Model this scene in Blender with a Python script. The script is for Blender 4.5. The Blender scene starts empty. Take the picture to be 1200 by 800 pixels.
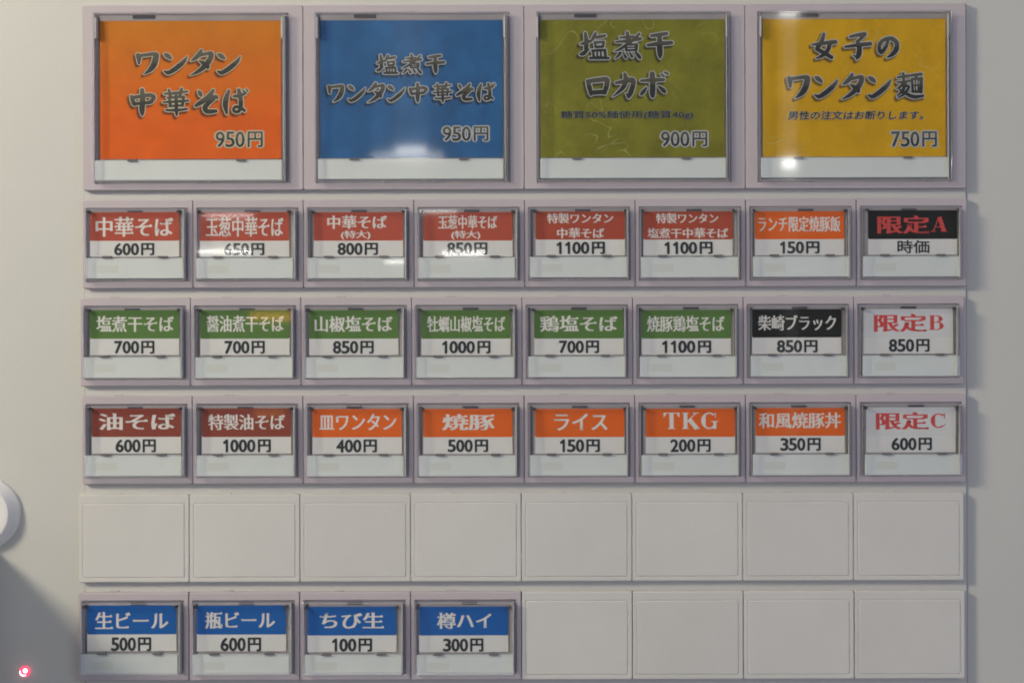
import bpy, math, random
import numpy as np
from mathutils import Vector

random.seed(11)
S = 0.0003                    # metres per photograph pixel on the panel (one button cell is about 39 mm wide)
D = 0.62                      # camera distance from the machine face
TH = 0.0027                   # the slight roll of the hand-held camera
CX, CY = 820.0, 370.0         # where the optical axis meets the panel
sc = bpy.context.scene
C = sc.collection

# ------------------------------------------------------------------ camera
cam_d = bpy.data.cameras.new('camera')
cam = bpy.data.objects.new('camera', cam_d); C.objects.link(cam)
ox, oz = (CX - 600) * S, (400 - CY) * S
cam.location = (ox, -D, oz)
cam.rotation_euler = (math.radians(90), TH, 0)
cam_d.sensor_width = 36
cam_d.lens = 36 * (D - 0.003) / (1200 * S)
cam_d.shift_x = -ox / (1200 * S)
cam_d.shift_y = -oz / (1200 * S)
cam_d.clip_start = 0.01; cam_d.clip_end = 50
sc.camera = cam

# ------------------------------------------------------------------ world and lamps
w = bpy.data.worlds.new('World'); sc.world = w; w.use_nodes = True
bg = w.node_tree.nodes['Background']
bg.inputs[0].default_value = (0.88, 0.875, 1.0, 1); bg.inputs[1].default_value = 0.265

def area(name, loc, target, size, power, col, size_y=None):
    l = bpy.data.lights.new(name, 'AREA'); l.energy = power; l.color = col
    l.size = size
    if size_y: l.shape = 'RECTANGLE'; l.size_y = size_y
    o = bpy.data.objects.new(name, l); C.objects.link(o)
    o.location = loc
    o.rotation_euler = (Vector(target) - Vector(loc)).to_track_quat('-Z', 'Y').to_euler()
    return o
area('warm_side_lamp', (-0.66, -0.50, 0.36), (-0.02, 0, -0.02), 0.15, 5.4, (1.0, 0.895, 0.70))
area('ceiling_lamp', (-0.22, -0.24, 0.85), (0, 0, -0.05), 0.30, 1.2, (1.0, 0.92, 0.82))
area('cool_room_light', (1.0, -1.0, 0.2), (0.1, 0, 0), 0.6, 2.5, (0.60, 0.71, 1.0))
# unseen lamps added behind the camera, each shaped for a glint in the caps
def mirror_lamp(name, px, py, wpx, hpx, rad, col, dist=1.5):
    k = 1 + dist / D
    x = ox + ((px - 600) * S - ox) * k; z = oz + ((400 - py) * S - oz) * k
    sx, sy = wpx * S * k, hpx * S * k
    area(name, (x, -dist, z), (x, 0, z), sx, rad * math.pi * sx * sy, col, sy)
mirror_lamp('glare_lamp', 484, 176, 36, 8, 230, (1, .97, .92))
mirror_lamp('streak_lamp', 480, 182, 82, 2.5, 330, (1, .97, .92))
mirror_lamp('glare_lamp', 926, 193, 15, 10, 480, (1, .98, .92))
mirror_lamp('glare_lamp', 926, 17, 24, 5, 420, (1, .98, .92))
mirror_lamp('streak_lamp', 263, 293, 62, 2.2, 70, (1, .97, .90))
mirror_lamp('streak_lamp', 268, 251, 58, 1.4, 50, (1, .97, .92))
mirror_lamp('streak_lamp', 545, 299, 50, 2.6, 70, (1, .98, .92))
mirror_lamp('streak_lamp', 515, 250, 44, 1.3, 45, (1, .98, .92))
mirror_lamp('streak_lamp', 463, 306, 22, 1.8, 55, (1, .98, .92))
mirror_lamp('amber_pendant', 316, 371, 50, 10, 9, (1, .42, .02))
mirror_lamp('amber_pendant', 318, 484, 34, 6, 5, (1, .38, .02))

sc.view_settings.view_transform = 'Standard'
sc.view_settings.look = 'None'
sc.view_settings.exposure = 0.04
sc.view_settings.gamma = 1
sc.view_settings.use_curve_mapping = False
sc.render.engine = 'CYCLES'
sc.cycles.transparent_max_bounces = 32
sc.cycles.max_bounces = 10
sc.cycles.sample_clamp_indirect = 4
sc.cycles.pixel_filter_type = 'BLACKMAN_HARRIS'
sc.cycles.filter_width = 1.9
sc.cycles.use_denoising = True
sc.cycles.use_light_tree = False

# ------------------------------------------------------------------ coordinates
def pw(px, py, h=3.0):
    """photograph pixel of a point that stands h mm in front of the machine face -> x, z in metres"""
    xs = px - (py - 400) * TH; ys = py + (px - 600) * TH
    k = (D - h * 0.001) / (D - 0.003)
    return ox + ((xs - 600) * S - ox) * k, oz + ((400 - ys) * S - oz) * k

# ------------------------------------------------------------------ materials
def srgb(r, g, b):
    f = lambda c: ((c / 255 + 0.055) / 1.055) ** 2.4 if c > 10 else c / 255 / 12.92
    return (f(r), f(g), f(b), 1)

def mat(name, col, rough=0.5, spec=0.5, mottle=0.0, mscale=40, bump=0.0, bscale=900, fibres=0.0, grad=None, speck=0.0):
    m = bpy.data.materials.new(name); m.use_nodes = True
    nt = m.node_tree; N = nt.nodes; L = nt.links
    p = N['Principled BSDF']
    p.inputs['Roughness'].default_value = rough
    p.inputs['Specular IOR Level'].default_value = spec
    tc0 = N.new('ShaderNodeTexCoord'); oi = N.new('ShaderNodeObjectInfo')
    sc3 = N.new('ShaderNodeVectorMath'); sc3.operation = 'SCALE'; sc3.inputs[0].default_value = (3.1, 1.7, 2.3); L.new(oi.outputs['Random'], sc3.inputs['Scale'])
    ad = N.new('ShaderNodeVectorMath'); ad.operation = 'ADD'; L.new(tc0.outputs['Object'], ad.inputs[0]); L.new(sc3.outputs[0], ad.inputs[1])
    class tc: outputs = {'Object': ad.outputs[0]}
    src = None
    rgb = N.new('ShaderNodeRGB'); rgb.outputs[0].default_value = col; src = rgb.outputs[0]
    if grad:      # printed colour gradient along the card, in its own coordinates: (colour, z0, z1)
        sep = N.new('ShaderNodeSeparateXYZ'); L.new(tc0.outputs['Object'], sep.inputs[0])
        mr = N.new('ShaderNodeMapRange'); mr.inputs[1].default_value = grad[1]; mr.inputs[2].default_value = grad[2]
        L.new(sep.outputs['Z'], mr.inputs[0])
        mx = N.new('ShaderNodeMix'); mx.data_type = 'RGBA'
        L.new(mr.outputs[0], mx.inputs[0]); L.new(src, mx.inputs[6]); mx.inputs[7].default_value = grad[0]
        src = mx.outputs[2]
    if mottle:
        nz = N.new('ShaderNodeTexNoise'); nz.inputs['Scale'].default_value = mscale; nz.inputs['Detail'].default_value = 6
        nz.inputs['Roughness'].default_value = 0.62
        L.new(tc.outputs['Object'], nz.inputs['Vector'])
        mr = N.new('ShaderNodeMapRange'); mr.inputs[1].default_value = 0.3; mr.inputs[2].default_value = 0.7
        mr.inputs[3].default_value = 1 - mottle; mr.inputs[4].default_value = 1 + mottle
        L.new(nz.outputs[0], mr.inputs[0])
        vm = N.new('ShaderNodeVectorMath'); vm.operation = 'SCALE'
        L.new(src, vm.inputs[0]); L.new(mr.outputs[0], vm.inputs['Scale']); src = vm.outputs[0]
    if fibres:
        nz = N.new('ShaderNodeTexNoise'); nz.inputs['Scale'].default_value = 55; nz.inputs['Detail'].default_value = 1.5
        nz.inputs['Distortion'].default_value = 1.2
        L.new(tc.outputs['Object'], nz.inputs['Vector'])
        a = N.new('ShaderNodeMath'); a.operation = 'SUBTRACT'; L.new(nz.outputs[0], a.inputs[0]); a.inputs[1].default_value = 0.5
        b = N.new('ShaderNodeMath'); b.operation = 'ABSOLUTE'; L.new(a.outputs[0], b.inputs[0])
        c = N.new('ShaderNodeMapRange'); c.inputs[1].default_value = 0.0; c.inputs[2].default_value = 0.006
        c.inputs[3].default_value = 1; c.inputs[4].default_value = 0; L.new(b.outputs[0], c.inputs[0])
        n2 = N.new('ShaderNodeTexNoise'); n2.inputs['Scale'].default_value = 90; L.new(tc.outputs['Object'], n2.inputs['Vector'])
        d = N.new('ShaderNodeMapRange'); d.inputs[1].default_value = 0.52; d.inputs[2].default_value = 0.62
        L.new(n2.outputs[0], d.inputs[0])
        e = N.new('ShaderNodeMath'); e.operation = 'MULTIPLY'; L.new(c.outputs[0], e.inputs[0]); L.new(d.outputs[0], e.inputs[1])
        f = N.new('ShaderNodeMath'); f.operation = 'MULTIPLY'; L.new(e.outputs[0], f.inputs[0]); f.inputs[1].default_value = fibres
        mx = N.new('ShaderNodeMix'); mx.data_type = 'RGBA'
        L.new(f.outputs[0], mx.inputs[0]); L.new(src, mx.inputs[6]); mx.inputs[7].default_value = (0.62, 0.60, 0.28, 1)
        src = mx.outputs[2]
    if speck:
        nz = N.new('ShaderNodeTexNoise'); nz.inputs['Scale'].default_value = 2600; nz.inputs['Detail'].default_value = 2
        L.new(tc.outputs['Object'], nz.inputs['Vector'])
        mr = N.new('ShaderNodeMapRange'); mr.inputs[1].default_value = 0.3; mr.inputs[2].default_value = 0.7
        mr.inputs[3].default_value = 1 - speck; mr.inputs[4].default_value = 1 + speck
        L.new(nz.outputs[0], mr.inputs[0])
        vm = N.new('ShaderNodeVectorMath'); vm.operation = 'SCALE'
        L.new(src, vm.inputs[0]); L.new(mr.outputs[0], vm.inputs['Scale']); src = vm.outputs[0]
    L.new(src, p.inputs['Base Color'])
    if bump:
        nz = N.new('ShaderNodeTexNoise'); nz.inputs['Scale'].default_value = bscale; nz.inputs['Detail'].default_value = 3
        L.new(tc.outputs['Object'], nz.inputs['Vector'])
        bp = N.new('ShaderNodeBump'); bp.inputs['Strength'].default_value = bump; bp.inputs['Distance'].default_value = 0.0002
        L.new(nz.outputs[0], bp.inputs['Height']); L.new(bp.outputs[0], p.inputs['Normal'])
    return m

M = {}
M['face'] = mat('painted_steel', (0.545, 0.55, 0.515, 1), 0.36, 0.5, 0.03, 14, 0.3, 1300, speck=0.04)
M['channel'] = mat('channel_paint', (0.56, 0.56, 0.54, 1), 0.45, 0.4, 0.02, 20)
M['lilac'] = mat('lilac_plastic', (0.47, 0.425, 0.45, 1), 0.42, 0.45, 0.03, 30, 0.15, 1200, speck=0.02)
M['blank'] = mat('cream_plastic', (0.60, 0.595, 0.565, 1), 0.48, 0.4, 0.05, 16, 0.15, 1200, speck=0.02)
M['well'] = mat('well_plastic', (0.42, 0.39, 0.39, 1), 0.5, 0.4, 0.1, 60)
M['tab'] = mat('tab_plastic', (0.17, 0.15, 0.15, 1), 0.4)
M['gap_shade_latch'] = mat('gap_shade_latch_plastic', (0.085, 0.085, 0.10, 1), 0.3)  # dark tone for the painted gap shade strips and for the top latches
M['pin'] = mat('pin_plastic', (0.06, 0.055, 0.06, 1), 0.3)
M['paper'] = mat('card_paper', (0.74, 0.735, 0.725, 1), 0.6, 0.3, 0.015, 80, speck=0.02)
M['strip'] = mat('frosted_strip', (0.70, 0.74, 0.735, 1), 0.4, 0.4, 0.025, 60)
M['mark'] = mat('sold_out_mark', (0.655, 0.68, 0.655, 1), 0.5)
M['black_ink'] = mat('black_ink', (0.016, 0.022, 0.026, 1), 0.5)
M['white_ink'] = mat('white_ink', (0.74, 0.72, 0.69, 1), 0.55)
M['red_ink'] = mat('red_ink', (0.62, 0.055, 0.05, 1), 0.5)
bands = {'brick': (0.46, 0.085, 0.05), 'rust': (0.42, 0.075, 0.04), 'orange': (0.78, 0.135, 0.014), 'green': (0.10, 0.205, 0.05),
         'black': (0.011, 0.012, 0.011), 'white': (0.70, 0.70, 0.71), 'maroon': (0.27, 0.058, 0.038), 'blue': (0.008, 0.115, 0.42)}
for k, c in bands.items():
    M[k] = mat(k + '_print', (*c, 1), 0.55, 0.2, 0.03, 70, speck=0.05)
M['card_orange'] = mat('orange_washi_print', (0.74, 0.125, 0.008, 1), 0.5, 0.2, 0.09, 110, grad=((0.56, 0.20, 0.008, 1), -0.012, 0.030), speck=0.06)
M['card_blue'] = mat('blue_washi_print', (0.024, 0.12, 0.31, 1), 0.5, 0.2, 0.22, 100, speck=0.06)
M['card_olive'] = mat('olive_washi_print', (0.205, 0.20, 0.022, 1), 0.5, 0.2, 0.24, 100, fibres=0.4, speck=0.06)
M['card_yellow'] = mat('yellow_washi_print', (0.64, 0.36, 0.008, 1), 0.5, 0.2, 0.11, 100, fibres=0.4, speck=0.06)
M['outline'] = mat('pale_outline_ink', (0.54, 0.52, 0.38, 1), 0.5)
M['outline_grey'] = mat('grey_outline_ink', (0.48, 0.50, 0.51, 1), 0.5)

def fill_mat():
    m = bpy.data.materials.new('brush_ink'); m.use_nodes = True
    N = m.node_tree.nodes; L = m.node_tree.links; p = N['Principled BSDF']
    p.inputs['Roughness'].default_value = 0.5
    at = N.new('ShaderNodeAttribute'); at.attribute_name = 'shade'
    r = N.new('ShaderNodeValToRGB')
    r.color_ramp.elements[0].position = 0.0; r.color_ramp.elements[0].color = (0.014, 0.015, 0.012, 1)
    r.color_ramp.elements[1].position = 1.0; r.color_ramp.elements[1].color = (0.095, 0.088, 0.068, 1)
    e = r.color_ramp.elements.new(0.48); e.color = (0.020, 0.020, 0.016, 1)
    e = r.color_ramp.elements.new(0.56); e.color = (0.065, 0.06, 0.046, 1)
    L.new(at.outputs['Fac'], r.inputs[0]); L.new(r.outputs[0], p.inputs['Base Color'])
    return m
M['brush'] = fill_mat()

def shadow_ink():
    m = bpy.data.materials.new('printed_drop_shadow'); m.use_nodes = True
    N = m.node_tree.nodes; L = m.node_tree.links; p = N['Principled BSDF']
    p.inputs['Base Color'].default_value = (0.03, 0.03, 0.025, 1); p.inputs['Roughness'].default_value = 0.6
    p.inputs['Alpha'].default_value = 0.24
    return m
M['shadow'] = shadow_ink()

ROTAXIS = 0
def clear_pane(name, strength, rough):
    m = bpy.data.materials.new(name); m.use_nodes = True
    N = m.node_tree.nodes; L = m.node_tree.links
    for n in list(N): N.remove(n)
    out = N.new('ShaderNodeOutputMaterial'); mix = N.new('ShaderNodeMixShader')
    tr = N.new('ShaderNodeBsdfTransparent'); tr.inputs[0].default_value = (0.97, 0.975, 0.97, 1)
    gl = N.new('ShaderNodeBsdfGlossy'); gl.inputs['Roughness'].default_value = rough
    ge = N.new('ShaderNodeNewGeometry'); dt = N.new('ShaderNodeVectorMath'); dt.operation = 'DOT_PRODUCT'
    L.new(ge.outputs['Incoming'], dt.inputs[0]); L.new(ge.outputs['Normal'], dt.inputs[1])
    ab = N.new('ShaderNodeMath'); ab.operation = 'ABSOLUTE'; L.new(dt.outputs['Value'], ab.inputs[0])
    om = N.new('ShaderNodeMath'); om.operation = 'SUBTRACT'; om.inputs[0].default_value = 1; L.new(ab.outputs[0], om.inputs[1])
    pf = N.new('ShaderNodeMath'); pf.operation = 'POWER'; L.new(om.outputs[0], pf.inputs[0]); pf.inputs[1].default_value = 5
    fr = N.new('ShaderNodeMath'); fr.operation = 'MULTIPLY_ADD'; L.new(pf.outputs[0], fr.inputs[0]); fr.inputs[1].default_value = 0.93; fr.inputs[2].default_value = 0.024
    # fine horizontal wiping scratches: a second lobe that spreads highlights up and down
    an = N.new('ShaderNodeBsdfAnisotropic'); an.inputs['Roughness'].default_value = 0.26; an.inputs['Anisotropy'].default_value = 0.99
    tv = N.new('ShaderNodeCombineXYZ'); tv.inputs[ROTAXIS].default_value = 1.0
    L.new(tv.outputs[0], an.inputs['Tangent'])
    gm = N.new('ShaderNodeMixShader'); gm.inputs[0].default_value = strength
    L.new(gl.outputs[0], gm.inputs[1]); L.new(an.outputs[0], gm.inputs[2]); gl = gm
    L.new(fr.outputs[0], mix.inputs[0]); L.new(tr.outputs[0], mix.inputs[1]); L.new(gl.outputs[0], mix.inputs[2])
    L.new(mix.outputs[0], out.inputs[0])
    return m
M['pane'] = clear_pane('clear_acrylic_front', 0.25, 0.032)
M['pane_large'] = clear_pane('scratched_acrylic_front', 0.92, 0.045)

def clear_wall(name, tint, k):
    m = bpy.data.materials.new(name); m.use_nodes = True
    N = m.node_tree.nodes; L = m.node_tree.links
    for n in list(N): N.remove(n)
    out = N.new('ShaderNodeOutputMaterial'); mix = N.new('ShaderNodeMixShader'); mix.inputs[0].default_value = k
    tr = N.new('ShaderNodeBsdfTransparent'); tr.inputs[0].default_value = (*tint, 1)
    g = N.new('ShaderNodeBsdfGlass'); g.inputs['IOR'].default_value = 1.49; g.inputs['Roughness'].default_value = 0.05
    g.inputs['Color'].default_value = (0.93, 0.93, 0.96, 1)
    df = N.new('ShaderNodeBsdfDiffuse'); df.inputs[0].default_value = (0.75, 0.75, 0.78, 1)
    m2 = N.new('ShaderNodeMixShader'); m2.inputs[0].default_value = 0.06
    L.new(tr.outputs[0], mix.inputs[1]); L.new(g.outputs[0], mix.inputs[2]); L.new(mix.outputs[0], m2.inputs[1]); L.new(df.outputs[0], m2.inputs[2])
    L.new(m2.outputs[0], out.inputs[0])
    return m
M['wall'] = clear_wall('clear_acrylic_edge', (0.97, 0.97, 0.985), 0.13)
M['rim_glint'] = clear_wall('painted_cap_glint', (0.9, 0.9, 0.93), 0.3)  # pale mix that paints the highlight along the cap edge
M['rim_glint'].node_tree.nodes['Mix Shader.001'].inputs[0].default_value = 0.55
M['lug'] = mat('milky_plastic', (0.62, 0.62, 0.62, 1), 0.2, 0.6)

# ------------------------------------------------------------------ mesh helpers (all shapes in metres; local x right, z up, -y towards the viewer)
def new_obj(name, me, parent=None, loc=(0, 0, 0), rot=None, material=None):
    o = bpy.data.objects.new(name, me); C.objects.link(o)
    if parent: o.parent = parent
    o.location = loc
    if rot: o.rotation_euler = rot
    return o

def mesh(name, verts, faces, material, smooth=False):
    me = bpy.data.meshes.new(name); me.from_pydata(verts, [], faces); me.update()
    me.materials.append(M[material] if isinstance(material, str) else material)
    if smooth:
        for p in me.polygons: p.use_smooth = True
    return me

def rrect(hw, hh, r, n=4, cx=0, cz=0):
    pts = []
    r = max(r, 1e-6)
    for qx, qz, a0 in ((1, 1, 0), (-1, 1, 90), (-1, -1, 180), (1, -1, 270)):
        for i in range(n + 1):
            a = math.radians(a0 + 90 * i / n)
            pts.append((cx + qx * (hw - r) + r * math.cos(a), cz + qz * (hh - r) + r * math.sin(a)))
    return pts

def loft(name, loops, material, cap_last=True, cap_first=False, ring=False):
    """loops: (half width, half height, corner radius, h mm[, cx, cz])"""
    V, F = [], []
    n = None
    for l in loops:
        hw, hh, r, h = l[:4]; cx, cz = (l[4], l[5]) if len(l) > 4 else (0, 0)
        p = rrect(hw, hh, r, 4, cx, cz); n = len(p)
        V += [(x, -h * 0.001, z) for x, z in p]
    k = len(loops)
    for i in range(k if ring else k - 1):
        a, b = i * n, ((i + 1) % k) * n
        for j in range(n):
            F.append((a + j, a + (j + 1) % n, b + (j + 1) % n, b + j))
    if cap_last and not ring: F.append(tuple((k - 1) * n + j for j in range(n)))
    if cap_first and not ring: F.append(tuple(reversed(range(n))))
    return mesh(name, V, F, material)

def box(name, hw, hh, h0, h1, material, r=0.0002, b=0.00012):
    bm_ = b * 1000
    return loft(name, [(hw, hh, r, h0), (hw, hh, r, h1 - bm_), (hw - b, hh - b, max(r - b, 1e-5), h1)], material, cap_first=True)

def tag(o, label=None, cat=None, group=None, kind=None):
    if label: o['label'] = label
    if cat: o['category'] = cat
    if group: o['group'] = group
    if kind: o['kind'] = kind
    return o

# ------------------------------------------------------------------ lettering
_fc = {}
def font_tris(s, offset=0.0, extrude=0):
    key = (s, offset)
    if key in _fc: return _fc[key]
    cu = bpy.data.curves.new('lettering_source', 'FONT'); cu.body = s; cu.size = 1.0
    cu.offset = offset; cu.resolution_u = 3; cu.fill_mode = 'FRONT'; cu.space_character = 1.0
    o = bpy.data.objects.new('lettering_source', cu); C.objects.link(o)
    dg = bpy.context.evaluated_depsgraph_get(); dg.update()
    me = o.evaluated_get(dg).to_mesh()
    V = [(v.co.x, v.co.y) for v in me.vertices]; F = [tuple(p.vertices) for p in me.polygons]
    # outward free edges (for the serifs)
    cnt = {}
    for f in F:
        for i in range(len(f)):
            a, b = f[i], f[(i + 1) % len(f)]
            cnt[(a, b)] = cnt.get((a, b), 0) + 1
    free = [(a, b) for (a, b) in cnt if (b, a) not in cnt]
    o.evaluated_get(dg).to_mesh_clear()
    bpy.data.objects.remove(o); bpy.data.curves.remove(cu)
    _fc[key] = (V, F, free)
    return _fc[key]

def area2(V, f):
    return sum(V[f[i]][0] * V[f[(i + 1) % len(f)]][1] - V[f[(i + 1) % len(f)]][0] * V[f[i]][1] for i in range(len(f)))

def gothic(s, off=0.018):
    if s.endswith('円'):
        n = len(s) - 1                      # figures stand as tall as the yen character
        out = []
        wd = .64 if n == 3 else .705; y0_ = .69 if n == 3 else .755
        k = 2.3 if n == 3 else 2.75
        spans = [(c_, wd * i / n, wd * (i + .86) / n) for i, c_ in enumerate(s[:-1])] + [('円', y0_, 1)]
        for part, u0, u1 in spans:
            if part == '1':                 # stem with a short flag
                st = seg(0.62, 0, 0.62, 1, 0.17); fl = seg(0.60, 0.93, 0.20, 0.74, 0.13)
                for V, F in (st, fl): out.append(([((u0 + (u1 - u0) * x) * k, y) for x, y in V], F))
                continue
            V, F, _ = font_tris(part, 0.0)
            a0 = min(p[0] for p in V); a1 = max(p[0] for p in V); b0 = min(p[1] for p in V); b1 = max(p[1] for p in V)
            out.append(([((u0 + (u1 - u0) * (x - a0) / (a1 - a0)) * k, (y - b0) / (b1 - b0)) for x, y in V], F))
        return strike(out, off)
    V, F, _ = font_tris(s, 0.0)
    return strike([(V, F)], off)

def strike(layers, r):
    if r <= 0: return layers
    out = []
    for j in range(8):
        a = math.pi * j / 4 + 0.2
        for V, F in layers: out.append(([(x + r * math.cos(a), y + r * math.sin(a)) for x, y in V], F))
    return out

def mincho(s, heavy=1.0):
    V, F, free = font_tris(s, 0.0)
    layers = []
    d = 0.027 * heavy
    for k in (-1, 0, 1):
        layers.append(([(x + k * d, y) for x, y in V], F))
    # triangular stroke ends at the right of horizontals and small entries at the top left of verticals
    tv, tf = [], []
    sgn = 1 if sum(area2(V, f) for f in F[:20]) > 0 else -1
    for a, b in free:
        if sgn < 0: a, b = b, a
        (x0, y0), (x1, y1) = V[a], V[b]
        dx, dy = x1 - x0, y1 - y0
        if abs(dx) < 0.012 and 0.025 < dy < 0.075:
            n = len(tv); x = max(x0, x1) + d
            tv += [(x - 0.13, y1 - 0.004), (x + 0.012, y0 + 0.002), (x + 0.02, y1), (x - 0.045, y1 + 0.062)]
            tf += [(n, n + 1, n + 2, n + 3)]
        if abs(dy) < 0.012 and 0.025 < -dx < 0.085:
            n = len(tv)
            tv += [(x1 - d - 0.035, y1 + 0.018), (x1 - d + 0.01, y1 - 0.05), (x0 + d, y1 - 0.01), (x0 + d, y1 + 0.004)]
            tf += [(n, n + 1, n + 2, n + 3)]
    if tv: layers.append((tv, tf))
    return layers

def layers_obj(name, layers, x0, x1, y0, y1, h, origin, material, parent, shade=False, bounds=None, step=0.0012, dh=0.0):
    """fit 2D layers (y up) to the pixel box x0..x1, y0..y1 of the photograph on the plane h mm"""
    if bounds is None:
        xs = [p[0] for L_ in layers for p in L_[0]]; ys = [p[1] for L_ in layers for p in L_[0]]
        bounds = (min(xs), max(xs), min(ys), max(ys))
    bx0, bx1, by0, by1 = bounds
    ax, az = pw(x0, y1, h); cx_, cz_ = pw(x1, y0, h)
    # lettering is flat print on its card: same plane as the card, axes along the card
    V, F, SH = [], [], []
    for k, (lv, lf) in enumerate(layers):
        n = len(V)
        for x, y in lv:
            u = (x - bx0) / (bx1 - bx0); v = (y - by0) / (by1 - by0)
            V.append((ax + (cx_ - ax) * u - origin[0], -(h + dh + k * step) * 0.001 - origin[1], az + (cz_ - az) * v - origin[2]))
            SH.append(v)
        for f in lf: F.append(tuple(n + i for i in f))
    me = mesh(name, V, F, material)
    if shade:
        a = me.attributes.new('shade', 'FLOAT', 'POINT'); a.data.foreach_set('value', SH)
    return new_obj(name, me, parent)

# serif roman capitals as bars (unit box)
def seg(x0, y0, x1, y1, w0, w1=None):
    w1 = w0 if w1 is None else w1
    dx, dy = x1 - x0, y1 - y0; l = math.hypot(dx, dy); nx, ny = -dy / l / 2, dx / l / 2
    return ([(x0 + nx * w0, y0 + ny * w0), (x0 - nx * w0, y0 - ny * w0), (x1 - nx * w1, y1 - ny * w1), (x1 + nx * w1, y1 + ny * w1)], [(0, 1, 2, 3)])
def arc(cx, cy, rx, ry, a0, a1, w_thick, w_thin, n=16):
    out, V, F = [], [], []
    for i in range(n + 1):
        a = math.radians(a0 + (a1 - a0) * i / n)
        w = w_thin + (w_thick - w_thin) * abs(math.cos(a)) ** 1.3
        c, s_ = math.cos(a), math.sin(a)
        V += [(cx + (rx + 0) * c, cy + ry * s_), (cx + (rx - w) * c, cy + (ry - min(w, w_thin * 1.3)) * s_)]
        if i: F.append((2 * i - 2, 2 * i - 1, 2 * i + 1, 2 * i))
    return (V, F)
def roman(ch):
    t = 0.055
    if ch == 'T': return [seg(0.5, 0, 0.5, 1, 0.24), seg(0.05, 1 - t / 2, 0.95, 1 - t / 2, t), seg(0.28, t / 2, 0.72, t / 2, t),
                          ([(0.03, 1), (0.03, 0.72), (0.07, 0.72), (0.2, 0.93)], [(0, 1, 2, 3)]), ([(0.97, 1), (0.97, 0.72), (0.93, 0.72), (0.8, 0.93)], [(0, 1, 2, 3)])]
    if ch == 'K': return [seg(0.2, 0, 0.2, 1, 0.23), seg(0.0, t / 2, 0.4, t / 2, t), seg(0.0, 1 - t / 2, 0.4, 1 - t / 2, t), seg(0.27, 0.42, 0.82, 0.97, 0.06),
                          seg(0.42, 0.58, 0.88, 0.02, 0.26), seg(0.62, 1 - t / 2, 0.98, 1 - t / 2, t), seg(0.66, t / 2, 1.04, t / 2, t)]
    if ch == 'G': return [arc(0.48, 0.5, 0.48, 0.51, 48, 312, 0.27, 0.07), seg(0.8, 0.0, 0.8, 0.46, 0.18), seg(0.6, 0.45, 1.0, 0.45, t), seg(0.82, 0.68, 0.84, 1.0, 0.05), seg(0.72, 0.05, 0.8, 0.2, 0.1)]
    if ch == 'C': return [arc(0.5, 0.5, 0.5, 0.51, 48, 312, 0.28, 0.07), seg(0.86, 0.64, 0.88, 1.0, 0.05), ([(0.78, 0.9), (0.9, 0.66), (0.9, 0.98), (0.8, 0.98)], [(0, 1, 2, 3)]), seg(0.8, 0.12, 0.92, 0.26, 0.05)]
    if ch == 'A': return [seg(0.46, 0.98, 0.12, 0.02, 0.06), seg(0.50, 1.0, 0.80, 0.02, 0.27), seg(0.2, 0.32, 0.68, 0.32, t), seg(-0.02, t / 2, 0.28, t / 2, t), seg(0.6, t / 2, 1.0, t / 2, t)]
    if ch == 'B': return [seg(0.22, 0, 0.22, 1, 0.25), seg(0.02, t / 2, 0.55, t / 2, t), seg(0.02, 1 - t / 2, 0.5, 1 - t / 2, t), seg(0.25, 0.53, 0.55, 0.53, t),
                          arc(0.5, 0.76, 0.37, 0.24, -90, 90, 0.26, t), arc(0.52, 0.28, 0.42, 0.28, -90, 90, 0.27, t)]

def with_roman(kanji, ch):
    L_ = mincho(kanji, 1.35)
    xs = [p[0] for l in L_ for p in l[0]]; ys = [p[1] for l in L_ for p in l[0]]
    x1, y0, y1 = max(xs), min(ys), max(ys); H = (y1 - y0)
    # capitals stand a little smaller than the characters
    W = (x1 - min(xs)) * (0.30)
    for lv, lf in roman(ch):
        L_.append(([(x1 + 0.06 + x * W, y0 + 0.10 * H + y * 0.82 * H) for x, y in lv], lf))
    return L_
def word_roman(word):
    out = []
    for i, ch in enumerate(word):
        out += [([(x + i * 1.12, y) for x, y in lv], lf) for lv, lf in roman(ch)]
    return out

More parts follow.
